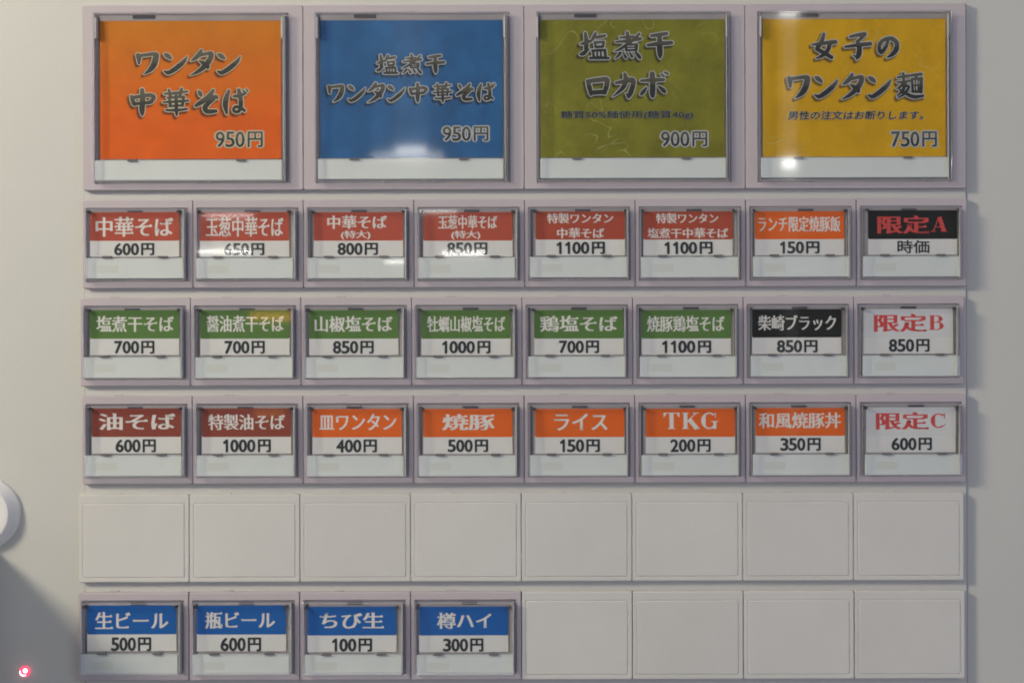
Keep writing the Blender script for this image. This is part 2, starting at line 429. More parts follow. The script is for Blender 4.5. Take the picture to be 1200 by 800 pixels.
# brush characters: every stroke is x,y,width at its knots (units of an enlarged tracing, y down)
BRUSH = {
'ワ': [[(138,92,26),(148,130,38),(149,186,16)], [(140,108,32),(220,95,32),(292,88,38),(300,115,48),(285,190,50),(252,250,42),(196,300,5)]],
'ン': [[(385,95,18),(412,113,40),(440,136,20)], [(380,262,10),(420,278,34),(500,224,42),(560,165,32),(590,118,3)]],
'タ': [[(722,62,24),(700,105,40),(662,142,28),(628,163,3)], [(712,108,28),(775,92,30),(815,92,34),(800,150,46),(750,220,44),(690,272,28),(624,306,3)], [(705,160,8),(740,185,34),(775,215,42),(782,235,20)]],
'中': [[(72,488,22),(85,530,36),(104,578,22)], [(80,505,32),(160,491,32),(245,478,36),(288,498,36),(262,545,36),(235,560,20)], [(95,567,30),(170,562,26),(245,552,30)], [(175,425,34),(180,500,46),(175,600,50),(176,660,34),(177,688,8)]],
'華': [[(372,467,16),(480,461,24),(592,446,16)], [(412,430,20),(425,480,26),(430,512,16)], [(535,420,24),(525,465,30),(510,496,14)], [(400,508,18),(490,502,20),(560,501,20)], [(360,553,14),(480,546,22),(603,537,16)],
       [(415,592,14),(545,584,16)], [(385,632,16),(480,634,22),(588,622,16)], [(415,506,20),(428,592,22)], [(556,500,22),(544,588,22)], [(482,480,22),(484,560,28),(487,660,24),(488,690,5)]],
'そ': [[(700,440,10),(714,465,32),(724,492,16)], [(836,436,24),(802,488,42),(742,540,42),(690,575,34),(670,590,14)], [(690,572,26),(780,530,30),(855,500,34),(872,512,20)], [(845,520,22),(795,560,36),(760,602,44),(782,642,42),(858,640,30)]],
'ば': [[(975,445,20),(950,510,44),(940,580,46),(952,655,22)], [(1020,497,16),(1070,492,34),(1135,473,18)], [(1072,440,30),(1090,520,38),(1090,595,38),(1076,636,26),(1040,645,26),(1018,625,22),(1040,598,24),(1090,606,28),(1128,634,22)],
       [(1114,442,10),(1136,466,18)], [(1146,430,9),(1160,450,12)]],
'塩': [[(92,188,16),(150,170,36),(198,152,14)], [(138,75,26),(150,160,42),(146,240,38)], [(80,298,10),(120,285,40),(172,245,14)], [(246,75,24),(226,120,32),(194,166,8)], [(235,116,24),(290,112,30),(346,100,24)],
       [(240,172,20),(328,166,22)], [(334,166,24),(324,216,22)], [(238,168,20),(250,222,20)], [(250,220,20),(325,216,20)], [(212,257,20),(340,252,24)], [(222,255,20),(226,325,22)], [(346,252,24),(352,325,24)], [(264,260,13),(264,322,15)], [(303,258,13),(303,322,15)], [(188,336,22),(290,333,30),(384,337,20)]],
'煮': [[(485,115,14),(560,114,30),(622,105,22)], [(562,65,32),(570,130,30),(562,168,22)], [(440,165,14),(560,155,30),(700,131,30)], [(690,74,22),(640,130,30),(560,190,28),(490,242,22),(425,270,3)],
       [(545,205,18),(550,258,20)], [(662,192,26),(656,256,24)], [(548,200,18),(660,192,20)], [(555,229,10),(652,224,10)], [(550,260,18),(656,256,20)], [(486,288,28),(462,322,20),(432,350,5)], [(520,288,12),(546,338,26)], [(588,286,12),(610,328,28)], [(652,284,20),(688,330,34),(698,352,14)]],
'干': [[(826,100,28),(900,90,38),(990,76,36)], [(788,206,26),(900,190,42),(1042,180,38)], [(915,95,40),(915,220,56),(920,305,48),(920,356,6)]],
'ロ': [[(165,565,24),(185,630,46),(203,712,20)], [(168,572,36),(280,557,44),(366,553,46),(366,615,48),(345,692,38)], [(200,690,42),(345,682,42)]],
'カ': [[(562,500,30),(572,560,46),(540,650,42),(436,745,4)], [(468,595,22),(560,580,44),(640,565,52),(648,620,46),(622,705,48),(602,752,26)], [(575,712,4),(600,735,36)]],
'ボ': [[(735,577,22),(850,570,38),(958,568,32)], [(845,502,46),(850,600,52),(848,715,50),(850,752,26)], [(786,655,14),(755,698,34),(735,725,26)], [(912,640,16),(955,680,38),(972,702,26)], [(938,508,14),(962,528,20)], [(972,486,16),(1000,502,22)]],
'女': [[(352,58,22),(330,125,34),(288,188,30)], [(290,190,28),(350,222,30),(420,262,30)], [(248,152,12),(340,140,28),(455,128,30)], [(408,142,30),(385,200,32),(340,245,28),(282,270,4)]],
'子': [[(545,80,16),(610,66,26),(672,58,32)], [(668,64,30),(640,95,26),(608,125,18)], [(502,166,12),(600,152,28),(722,140,28)], [(608,118,20),(626,180,40),(618,238,38),(602,270,10)], [(572,238,4),(610,252,22)]],
'の': [[(858,95,22),(842,150,26),(800,205,30),(778,182,30),(785,130,28),(830,95,28),(890,88,32),(935,125,36),(930,185,40),(892,226,30),(846,252,3)]],
'麺': [[(945,407,16),(1040,392,20)], [(990,372,20),(996,440,18)], [(942,450,12),(1045,438,16)], [(1000,445,20),(965,487,16),(935,505,4)], [(1012,462,20),(982,525,22),(938,568,4)], [(1010,485,14),(1040,486,16),(1005,545,20),(945,585,5)],
       [(960,512,10),(1010,545,24),(1080,575,28),(1158,568,20)], [(1060,390,20),(1145,379,22)], [(1104,385,16),(1096,418,14)], [(1066,422,18),(1072,532,18)], [(1146,416,26),(1142,532,26)], [(1068,422,16),(1146,416,18)], [(1072,532,16),(1142,532,18)], [(1094,425,7),(1096,528,7)], [(1118,425,7),(1118,528,7)], [(1075,475,7),(1140,473,7)]],
}
def catmull(P, n=6):
    P = [np.array(p, float) for p in P]
    if len(P) == 2: return [P[0] + (P[1] - P[0]) * t for t in np.linspace(0, 1, 4)]
    Q = [2 * P[0] - P[1]] + P + [2 * P[-1] - P[-2]]
    out = []
    for i in range(1, len(Q) - 2):
        for k in range(n):
            t = k / n
            a, b, c, d = Q[i - 1:i + 3]
            out.append(0.5 * ((2 * b) + (c - a) * t + (2 * a - 5 * b + 4 * c - d) * t * t + (3 * b - a - 3 * c + d) * t ** 3))
    out.append(P[-1])
    return out
_bf = {}
def brush_field(ch, stepu):
    if ch in _bf: return _bf[ch]
    st = BRUSH[ch]
    allp = np.array([p for s_ in st for p in s_], float)
    x0, y0 = allp[:, 0].min() - 60, allp[:, 1].min() - 60
    x1, y1 = allp[:, 0].max() + 60, allp[:, 1].max() + 60
    X, Y = np.meshgrid(np.arange(x0, x1, stepu), np.arange(y0, y1, stepu))
    d = np.full(X.shape, 1e9)
    for s_ in st:
        pts = catmull(s_)
        for a, b in zip(pts[:-1], pts[1:]):
            vx, vy = b[0] - a[0], b[1] - a[1]; l2 = vx * vx + vy * vy + 1e-9
            t = np.clip(((X - a[0]) * vx + (Y - a[1]) * vy) / l2, 0, 1)
            r = (a[2] + (b[2] - a[2]) * t) / 2
            d = np.minimum(d, np.hypot(X - a[0] - vx * t, Y - a[1] - vy * t) - r)
    # ragged bristle edge
    d = d + 1.1 * np.sin(X * 0.11 + Y * 0.05) * np.sin(Y * 0.13 - X * 0.04)
    _bf[ch] = (X, Y, d)
    return _bf[ch]
_iso = {}
def iso_poly(ch, level, stepu=3.2):
    key = (ch, level)
    if key in _iso: return _iso[key]
    X, Y, d = brush_field(ch, stepu); d = d - level
    ins = d < 0
    V, F, idx = [], [], {}
    def vid(x, y):
        k = (round(x, 3), round(y, 3))
        if k not in idx: idx[k] = len(V); V.append((x, -y))
        return idx[k]
    H, W = d.shape
    c = ins[:-1, :-1].astype(int) + ins[1:, :-1] + ins[:-1, 1:] + ins[1:, 1:]
    for j in range(H - 1):
        i = 0
        row = c[j]
        nzr = np.nonzero(row)[0]
        if len(nzr) == 0: continue
        i = int(nzr[0]); end = int(nzr[-1])
        while i <= end:
            if row[i] == 4:
                k = i
                while k + 1 <= end and row[k + 1] == 4: k += 1
                F.append((vid(X[j, i], Y[j, i]), vid(X[j + 1, i], Y[j + 1, i]), vid(X[j + 1, k + 1], Y[j + 1, k + 1]), vid(X[j, k + 1], Y[j, k + 1])))
                i = k + 1; continue
            if row[i]:
                q = [(X[j, i], Y[j, i], d[j, i]), (X[j + 1, i], Y[j + 1, i], d[j + 1, i]), (X[j + 1, i + 1], Y[j + 1, i + 1], d[j + 1, i + 1]), (X[j, i + 1], Y[j, i + 1], d[j, i + 1])]
                poly = []
                for n in range(4):
                    a, b = q[n], q[(n + 1) % 4]
                    if a[2] < 0: poly.append(vid(a[0], a[1]))
                    if (a[2] < 0) != (b[2] < 0):
                        t = a[2] / (a[2] - b[2]); poly.append(vid(a[0] + (b[0] - a[0]) * t, a[1] + (b[1] - a[1]) * t))
                pp = []
                for v_ in poly:
                    if not pp or pp[-1] != v_: pp.append(v_)
                if len(pp) > 2 and pp[0] != pp[-1]: F.append(tuple(pp))
            i += 1
    _iso[key] = (V, F)
    return _iso[key]

def brush_text(parent, s, boxes, h, origin, outl):
    """boxes: pixel box of every character; printed as shadow, pale outline and shaded fill"""
    fill, line, shad = [], [], []
    FV, FF, SH = [], [], []
    def add(store, ch, level, bx, dx=0, dy=0, dh=0.0):
        V, F = iso_poly(ch, level)
        V0, _ = iso_poly(ch, 0)
        a0 = min(p[0] for p in V0); a1 = max(p[0] for p in V0); b0 = min(p[1] for p in V0); b1 = max(p[1] for p in V0)
        ax, az = pw(bx[0] + dx, bx[3] + dy, h); cx_, cz_ = pw(bx[1] + dx, bx[2] + dy, h)
        n = len(store[0])
        for x, y in V:
            v = (y - b0) / (b1 - b0)
            store[0].append((ax + (cx_ - ax) * (x - a0) / (a1 - a0) - origin[0], -(h + dh) * 0.001 - origin[1], az + (cz_ - az) * v - origin[2]))
            store[2].append(v)
        for f in F: store[1].append(tuple(n + i for i in f))
    sh, li, fi = ([], [], []), ([], [], []), ([], [], [])
    for ch, b in zip(s, boxes):
        # one drawing unit in pixels, so the outline keeps its printed width at each size
        V0, _ = iso_poly(ch, 0)
        u = (max(p[0] for p in V0) - min(p[0] for p in V0)) / (b[1] - b[0])
        for k, lv in enumerate((2.5, 1.6, 0.7)):
            add(sh, ch, round(lv * u, 1), b, -2.0, 2.4, 0.012 + k * 0.005)
        add(li, ch, round(1.35 * u, 1), b, 0, 0, 0.034)
        add(fi, ch, round(0.42 * u, 1), b, 0, 0, 0.046)
    new_obj('drop_shadow', mesh('drop_shadow', sh[0], sh[1], 'shadow'), parent)
    new_obj('lettering_outline', mesh('lettering_outline', li[0], li[1], outl), parent)
    me = mesh('lettering', fi[0], fi[1], 'brush')
    a = me.attributes.new('shade', 'FLOAT', 'POINT'); a.data.foreach_set('value', fi[2])
    new_obj('lettering', me, parent)

def outlined_font(parent, s, x0, x1, y0, y1, h, origin, outl, off=0.03, lw=0.045, slant=0.0):
    def sl(L_): return [([(x + y * slant, y) for x, y in V], F) for V, F in L_]
    base = sl(gothic(s, off))
    V = [p for l in base for p in l[0]]
    b = (min(p[0] for p in V), max(p[0] for p in V), min(p[1] for p in V), max(p[1] for p in V))
    kw = dict(bounds=b, origin=origin, h=h, parent=parent)
    wide = sl(gothic(s, off + lw))
    soft = sl(gothic(s, 0.0))
    q = 1.7 if y1 - y0 > 15 else 1.1
    layers_obj('drop_shadow', soft, x0 - q, x1 - q, y0 + q * 1.1, y1 + q * 1.1, material='shadow', dh=0.010, **kw)
    layers_obj('lettering_outline', wide, x0, x1, y0, y1, material=outl, dh=0.028, **kw)
    layers_obj('lettering', base, x0, x1, y0, y1, material='brush' if y1 - y0 > 15 else 'black_ink', shade=True, dh=0.052, **kw)

# ------------------------------------------------------------------ machine front
def quad_sheet(name, x0, x1, z0, z1, h, material, parent=None):
    me = mesh(name, [(x0, -h * .001, z0), (x1, -h * .001, z0), (x1, -h * .001, z1), (x0, -h * .001, z1)], [(0, 1, 2, 3)], material)
    return new_obj(name, me, parent)

machine = bpy.data.objects.new('ticket_machine', None); C.objects.link(machine)
tag(machine, 'off-white painted metal front of the meal ticket machine behind all the buttons', 'ticket machine')
hx0, hz1 = pw(98.6, 6.5, 0); hx1, _ = pw(1131.0, 6.5, 0); _, hz0 = pw(600, 812, 0)
X0, X1, Z0, Z1 = -0.42, 0.42, -0.36, 0.30
new_obj('front_panel', box('front_panel', (X1 - X0) / 2, (Z1 - Z0) / 2, -20, 0, 'face', r=0.004, b=0.001), machine, ((X0 + X1) / 2, 0, (Z0 + Z1) / 2))
new_obj('button_channel', box('button_channel', (hx1 - hx0) / 2, (hz1 - hz0) / 2, -0.4, 0.6, 'channel', r=0.0003, b=0.00025), machine, ((hx0 + hx1) / 2, 0, (hz0 + hz1) / 2))

for sx in (hx0 - 0.0001, hx1 + 0.0001):
    new_obj('panel_seam', box('panel_seam', 0.00011, (hz1 - hz0) / 2, -0.1, 0.12, 'tab', r=0.00005, b=0.00003), machine, (sx, 0, (hz0 + hz1) / 2))

# lower left corner: red indicator light
lx, lz = pw(28, 786, 1)
def dome(name, r, hmm, material, n=20, m=6, base=0.0):
    V, F = [], []
    for i in range(m):
        a = math.pi / 2 * i / m
        for j in range(n):
            t = 2 * math.pi * j / n
            V.append((r * math.cos(a) * math.cos(t), -(base + hmm * math.sin(a)) * .001, r * math.cos(a) * math.sin(t)))
    V.append((0, -(base + hmm) * .001, 0))
    for i in range(m - 1):
        for j in range(n): F.append((i * n + j, i * n + (j + 1) % n, (i + 1) * n + (j + 1) % n, (i + 1) * n + j))
    for j in range(n): F.append(((m - 1) * n + j, (m - 1) * n + (j + 1) % n, m * n))
    return mesh(name, V, F, material, True)
def emis(name, col, st):
    m = bpy.data.materials.new(name); m.use_nodes = True; p = m.node_tree.nodes['Principled BSDF']
    p.inputs['Base Color'].default_value = (0.4, 0.02, 0.03, 1); p.inputs['Roughness'].default_value = 0.15
    p.inputs['Emission Color'].default_value = (*col, 1); p.inputs['Emission Strength'].default_value = st
    M[name] = m
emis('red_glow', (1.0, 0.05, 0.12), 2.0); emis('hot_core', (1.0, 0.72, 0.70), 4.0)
lamp = new_obj('indicator_light', dome('indicator_light', 0.00185, 1.4, 'red_glow'), machine, (lx, 0, lz))
lamp['label'] = 'small glowing red indicator light at the lower left'
core = new_obj('light_core', dome('light_core', 0.00080, 0.6, 'hot_core', base=1.1), lamp, (0.00050, 0, 0.00040))
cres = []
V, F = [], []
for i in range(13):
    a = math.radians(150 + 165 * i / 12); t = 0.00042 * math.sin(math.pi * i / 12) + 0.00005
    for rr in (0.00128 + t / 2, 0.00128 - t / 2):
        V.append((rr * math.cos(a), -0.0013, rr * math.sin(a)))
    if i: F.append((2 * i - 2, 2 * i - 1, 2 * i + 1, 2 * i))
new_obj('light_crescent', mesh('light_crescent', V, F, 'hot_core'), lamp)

# box added out of view past the left edge to throw the corner shadow
bx, bz = pw(-7, 634, 0)
me = box('shadow_block', 0.045, 0.06, 0.0, 95, 'face', r=0.004, b=0.002)
new_obj('shadow_block', me, machine, (bx - 0.045, 0, bz - 0.06))

# round white knob cut by the left edge
kx, kz = pw(-19, 600, 0)
def lathe(name, prof, material, n=64):
    V, F = [], []
    for r, h in prof:
        for j in range(n):
            t = 2 * math.pi * j / n; V.append((r * math.cos(t), -h * .001, r * math.sin(t)))
    for i in range(len(prof) - 1):
        for j in range(n): F.append((i * n + j, i * n + (j + 1) % n, (i + 1) * n + (j + 1) % n, (i + 1) * n + j))
    F.append(tuple((len(prof) - 1) * n + j for j in range(n)))
    return mesh(name, V, F, material)
M['knob'] = mat('white_knob_plastic', (0.72, 0.72, 0.71, 1), 0.35, 0.5)
R = 44 * S
knob = new_obj('round_knob', lathe('round_knob', [(R, 0), (R - 0.0001, 1.4), (R - 0.0026, 4.4), (R - 0.0029, 4.7), (R - 0.0036, 4.8)], 'knob'), None, (kx, 0, kz))
tag(knob, 'round white raised knob cut off by the left edge of the picture', 'knob')

# ------------------------------------------------------------------ button cells
ROWS = [  # plate left, top, bottom, pitch (straightened pixels)
    (96.9, 4.3, 221.4, 259.0), (96.6, 232.8, 336.0, 129.6), (93.6, 347.4, 450.4, 129.55), (95.4, 462.0, 565.8, 129.65), (91.2, 577.4, 680.4, 129.75), (90.2, 691.4, 796.4, 130.0)]
def straight(px, py, h):
    """straightened pixel (roll removed) -> world x, z at height h"""
    k = (D - h * .001) / (D - 0.003)
    return ox + ((px - 600) * S - ox) * k, oz + ((400 - py) * S - oz) * k
PH = 3.0
def cell(row, col):
    l, t, b, p = ROWS[row]
    x0, z1 = straight(l + col * p, t, PH); x1, z0 = straight(l + (col + 1) * p, b, PH)
    return x0, x1, z0, z1

def plate_loops(hw, hh, opening=None):
    g = 0.00006
    lo = [(hw - g, hh, 0.0007, -0.6), (hw - g, hh, 0.0007, 2.5), (hw - g - 0.00006, hh - 0.00012, 0.0006, 2.85), (hw - g - 0.00022, hh - 0.00035, 0.0004, 3.0)]
    return lo

def plate_mesh(kind):
    if kind == 'large':  W, H, ml, mr, mt, mb = 259.0, 217.1, 14.8, 16.9, 9.8, 7.7
    else:                W, H, ml, mr, mt, mb = 129.6, 103.3, 4.7, 5.8, 9.5, 7.4
    hw, hh = W * S / 2, H * S / 2
    cx = (ml - mr) / 2 * S; cz = (mb - mt) / 2 * S
    ohw = (W - ml - mr) * S / 2; ohh = (H - mt - mb) * S / 2
    L_ = plate_loops(hw, hh) + [(ohw + 0.0002, ohh + 0.0002, 0.0004, 3.0, cx, cz), (ohw, ohh, 0.0003, 2.8, cx, cz), (ohw, ohh, 0.0003, 0.5, cx, cz)]
    return loft('surround_plate', L_, 'lilac', cap_last=False), (cx, cz, ohw, ohh)

def blank_mesh():
    hw, hh = 129.7 * S / 2, 103.2 * S / 2
    lo = plate_loops(hw, hh)
    iw, ih = (129.7 - 9.6) * S / 2, (103.2 - 15.5) * S / 2; cz = -2.6 * S
    def q(d, h): return (iw - d, ih - d, 0.0006, h, 0.0, cz)
    lo += [q(-0.0001, 3.0), q(0.00006, 2.86), q(0.00022, 2.86), q(0.00040, 3.10), q(0.0006, 3.12)]
    return loft('blank_plate', lo, 'blank')

plate_s, geo_s = plate_mesh('small'); plate_l, geo_l = plate_mesh('large')
blank_me = blank_mesh()
clip_me = box('mould_tab', 5.0 * S, 0.9 * S, -0.2, 1.7, 'blank', r=0.0002, b=0.0001)
clip_l = box('mould_tab', 5.0 * S, 0.9 * S, -0.2, 1.7, 'lilac', r=0.0002, b=0.0001)
TOP = 6.0
def cover_meshes(g, pane_mat):
    cx, cz, ohw, ohh = g
    w_, h_ = ohw - 0.0001, ohh - 0.0001; t = 0.00062
    wall = loft('cap_wall', [(w_, h_, .0005, 0.8), (w_, h_, .0005, TOP - 0.35), (w_ - 0.00012, h_ - 0.00012, .0005, TOP - 0.1), (w_ - .0003, h_ - .0003, .0004, TOP),
                             (w_ - t, h_ - t, .0003, TOP - 0.02), (w_ - t, h_ - t, .0003, 0.8)], 'wall', ring=True)
    pane = loft('clear_front', [(w_ - t - 1e-5, h_ - t - 1e-5, .0003, TOP - 0.9), (w_ - t - 1e-5, h_ - t - 1e-5, .0003, TOP - 0.08), (w_ - t - .0001, h_ - t - .0001, .0002, TOP - 0.02)], pane_mat, cap_first=True)
    well = loft('well_floor', [(ohw + .0002, ohh + .0002, .0002, 1.8), (ohw - 0.001, ohh - 0.001, .0002, 1.8)], 'well')
    q = 0.00012
    rim_glint = loft('cap_glint', [(w_ - t + q, h_ - t + q, .0003, TOP - 0.05), (w_ - t + q, h_ - t + q, .0003, TOP + 0.03), (w_ - t, h_ - t, .0003, TOP + 0.03), (w_ - t, h_ - t, .0003, TOP - 0.05)], 'rim_glint', ring=True)  # thin bright ring put in as the cap's edge highlight
    return wall, pane, well, rim_glint
cov_s = cover_meshes(geo_s, 'pane'); cov_l = cover_meshes(geo_l, 'pane_large')
tab_me = box('retaining_tab', 5.4 * S, 1.15 * S, 3.0, 4.3, 'tab', r=0.0001, b=0.00008)
pin_me = box('corner_pin', 1.5 * S, 1.5 * S, 1.0, 4.6, 'pin', r=0.0002, b=0.0001)
lug_s = box('side_lug', 0.75 * S, 13 * S, 1.0, 4.6, 'wall', r=0.0001, b=0.00005)
lug_l = box('side_lug', 1.0 * S, 12 * S, 1.0, 4.6, 'lug', r=0.0001, b=0.00005)
notch_me = box('top_latch', 9 * S, 1.4 * S, 1.5, 2.25, 'gap_shade_latch', r=0.0002, b=0.0001)
rim_l = {}
HC, HS = 2.3, 3.4        # card face, strip face
card_s = box('menu_card', 52.4 * S, 25.7 * S, HC - 0.25, HC, 'paper', r=0.0001, b=0.00003)
strip_s = box('status_strip', 56.8 * S, 12.1 * S, 0.7, HS, 'strip', r=0.0003, b=0.00018)
band_cache = {}

edge_tone_cache = {}
def edge_tones(root, g, big):
    cx, cz, ohw, ohh = g
    if big not in edge_tone_cache:
        edge_tone_cache[big] = (box('side_shade_glint', 1.0 * S, ohh - 0.001, 1.5, 2.15, 'gap_shade_latch', r=0.0001, b=0.00005), box('edge_glint', 0.4 * S, ohh - 0.0009, 2.2, 5.0, 'lug', r=0.00008, b=0.00004),
                          box('moulding_nub', 0.6 * S, 0.7 * S, 2.0, 3.0, 'lug', r=0.00008, b=0.00004), box('lower_gap_shade', ohw - 0.0012, 0.45 * S, 1.5, 2.1, 'gap_shade_latch', r=0.00005, b=0.00004))
    d, l, n, lo = edge_tone_cache[big]
    for sg in (-1, 1): new_obj('side_shade_glint', d, root, (cx + sg * (ohw - 3.6 * S), 0, cz))  # dark strips put in as the shade of the gap beside the card
    new_obj('side_shade_glint', l, root, (cx + ohw - (4.6 if big else 3.3) * S, 0, cz))  # pale strip put in as the bright line along the cap edge
    new_obj('lower_gap_shade', lo, root, (cx, 0, cz - ohh + 3.3 * S))  # dark strip put in as the shade along the bottom gap
    for k in range(3 if big else 2):
        new_obj('moulding_nub', n, root, (cx + random.uniform(-.55, .75) * ohw, 0, cz - ohh + 2.2 * S))

def pane_child(root, g, meshes):
    cx, cz = g[0], g[1]
    edge_tones(root, g, meshes is cov_l)
    tx, tz = random.uniform(-.001, .001), random.uniform(-.001, .001)
    new_obj('well_floor', meshes[2], root, (cx, 0, cz))
    new_obj('cap_wall', meshes[0], root, (cx, 0, cz))
    new_obj('cap_glint', meshes[3], root, (cx, 0, cz))
    o = new_obj('clear_front', meshes[1], root, (cx, 0, cz), (tx, 0, tz))
    return o

def small_button(row, col, label, group, card_x0, card_y0, band, band_y1, card_y1, strip, texts, ink='white_ink'):
    x0, x1, z0, z1 = cell(row, col)
    X, Z = (x0 + x1) / 2, (z0 + z1) / 2
    root = bpy.data.objects.new('menu_button', None); C.objects.link(root); root.location = (X, 0, Z)
    tag(root, label, 'button', group)
    org = (X, 0, Z)
    new_obj('surround_plate', plate_s, root)
    if row != 1:
        new_obj('mould_tab', clip_l, root, (random.choice((-26, -20, -24)) * S, 0, (103.2 / 2 + 0.5) * S))
    pane_child(root, geo_s, cov_s)
    # card
    a = pw(card_x0, card_y0, HC); b = pw(card_x0 + 104.8, card_y1 + 1.5, HC)
    ccx, ccz = (a[0] + b[0]) / 2, (a[1] + b[1]) / 2
    card = new_obj('menu_card', card_s, root, (ccx - X, 0, ccz - Z))
    corg = (ccx, 0, ccz)
    ba = pw(card_x0, card_y0, HC); bb = pw(card_x0 + 104.8, band_y1, HC)
    bw, bh = (bb[0] - ba[0]) / 2, (ba[1] - bb[1]) / 2
    r = 0.0006
    bm = loft('colour_band', [(bw, bh, r, HC + 0.008)], band, cap_last=True)
    new_obj('colour_band', bm, card, ((ba[0] + bb[0]) / 2 - ccx, 0, (ba[1] + bb[1]) / 2 - ccz))
    if band == 'white':   # thin printed rule between title and price
        ra = pw(card_x0 + 0.3, band_y1 - 0.2, HC); rb = pw(card_x0 + 104.5, band_y1 + 0.3, HC)
        new_obj('printed_rule', mesh('printed_rule', [(ra[0] - ccx, -(HC + .014) * .001, rb[1] - ccz), (rb[0] - ccx, -(HC + .014) * .001, rb[1] - ccz), (rb[0] - ccx, -(HC + .014) * .001, ra[1] - ccz), (ra[0] - ccx, -(HC + .014) * .001, ra[1] - ccz)], [(0, 1, 2, 3)], 'mark'), card)
    for style, s, tx0, tx1, ty0, ty1 in texts:
        if style == 'm': L_ = mincho(s)
        elif style == 'M': L_ = mincho(s, 1.1)
        elif style == 'A': L_ = with_roman(s[:-1], s[-1])
        elif style == 'R': L_ = word_roman(s)
        else: L_ = gothic(s, 0.036 if s.endswith('円') else 0.022)
        nm = 'price_lettering' if style == 'g' else 'lettering'
        layers_obj(nm, L_, tx0, tx1, ty0, ty1, HC, corg, 'black_ink' if style == 'g' else ink, card, dh=0.018, step=0.0025 if style == 'g' else 0.004)
    # status strip
    sx0, sy0, sx1, sy1 = strip
    sa = pw(sx0, sy0, HS); sb = pw(sx1, sy1, HS)
    scx, scz = (sa[0] + sb[0]) / 2, (sa[1] + sb[1]) / 2
    st = new_obj('status_strip', strip_s, root, (scx - X, 0, scz - Z))
    # faint sold-out lamp window and cross showing through the strip
    e = (HS + 0.01) * .001
    qx, qz, qw, qh = -31 * S, -1 * S, 12.5 * S, 4.6 * S
    new_obj('lamp_window', mesh('lamp_window', [(qx - qw, -e, qz - qh), (qx + qw, -e, qz - qh), (qx + qw, -e, qz + qh), (qx - qw, -e, qz + qh)], [(0, 1, 2, 3)], 'mark'), st)
    V, F = [], []
    for k, sg in enumerate((1, -1)):
        u, v = 5 * S, 4 * S * sg; tt = 0.35 * S
        n = len(V); V += [(33 * S - u, -e - k * 4e-6, -v - tt), (33 * S + u, -e - k * 4e-6, v - tt), (33 * S + u, -e - k * 4e-6, v + tt), (33 * S - u, -e - k * 4e-6, -v + tt)]
        F.append((n, n + 1, n + 2, n + 3))
    new_obj('cross_mark', mesh('cross_mark', V, F, 'mark'), st)
    # clear ledge above the strip with its two dark tabs
    lz_ = scz - Z + 13.4 * S
    new_obj('ledge', ledge_s, root, (scx - X, 0, lz_))
    for dx in (-31.5, 33.5): new_obj('retaining_tab', tab_me, root, (scx - X + dx * S, 0, lz_ - 0.2 * S))
    for sgn in (-1, 1):
        new_obj('corner_pin', pin_me, root, (ccx - X + sgn * 53.2 * S, 0, ccz - Z + 27.0 * S))
        new_obj('side_lug', lug_s, root, (geo_s[0] + sgn * (geo_s[2] - 5.0 * S), 0, ccz - Z + 13 * S))
    new_obj('top_latch', notch_me, root, (random.uniform(-6, 6) * S, 0, geo_s[1] + geo_s[3] - 4.0 * S))
    return root
ledge_s = box('ledge', 58.0 * S * 0.97, 0.55 * S, 0.8, 4.2, 'wall', r=0.0001, b=0.00005)

def large_button(col, label, card, strip, cardmat, outl, brush_rows, fonts):
    x0, x1, z0, z1 = cell(0, col)
    X, Z = (x0 + x1) / 2, (z0 + z1) / 2
    root = bpy.data.objects.new('large_menu_button', None); C.objects.link(root); root.location = (X, 0, Z)
    tag(root, label, 'button', 'large menu buttons in the top row')
    new_obj('surround_plate', plate_l, root)
    pane_child(root, geo_l, cov_l)
    def slab(name, bx, h0, h1, m, b=0.00003, r=0.0002):
        a = pw(bx[0], bx[1], h1); c = pw(bx[2], bx[3], h1)
        hw, hh = (c[0] - a[0]) / 2, (a[1] - c[1]) / 2
        o = new_obj(name, box(name, hw, hh, h0, h1, m, r=r, b=b), root, ((a[0] + c[0]) / 2 - X, 0, (a[1] + c[1]) / 2 - Z))
        return o, ((a[0] + c[0]) / 2, 0, (a[1] + c[1]) / 2)
    cd, corg = slab('menu_card', card, HC - 0.3, HC, cardmat)
    cd['label'] = None or label.split(' reading')[0].replace('large button with ', '') + ' behind the clear cap'
    for s, boxes in brush_rows: brush_text(cd, s, boxes, HC, corg, outl)
    for s, a, b, c, d, off, lw, sl in fonts: outlined_font(cd, s, a, b, c, d, HC, corg, outl, off, lw, sl)
    st, sorg = slab('status_strip', strip, 0.7, HS, 'strip', b=0.00025, r=0.0004)
    lz_ = sorg[2] - Z + (strip[3] - strip[1]) / 2 * S + 0.8 * S
    new_obj('ledge', ledge_l, root, (sorg[0] - X, 0, lz_))
    for dx in (-66, 62): new_obj('retaining_tab', tab_me, root, (sorg[0] - X + dx * S, 0, lz_ - 1.0 * S))
    for sgn in (-1, 1):
        new_obj('side_lug', lug_l, root, (corg[0] - X + sgn * ((card[2] - card[0]) / 2 + 2.6) * S, 0, corg[2] - Z + ((card[3] - card[1]) / 2 - 9) * S))
    new_obj('top_latch', latch_l, root, (corg[0] - X - 55 * S, 0, geo_l[1] + geo_l[3] - 3.6 * S))
    return root
ledge_l = box('ledge', 110.5 * S, 0.5 * S, 0.8, 4.2, 'wall', r=0.0001, b=0.00005)
latch_l = box('top_latch', 13 * S, 1.8 * S, 1.5, 2.25, 'gap_shade_latch', r=0.0002, b=0.0001)

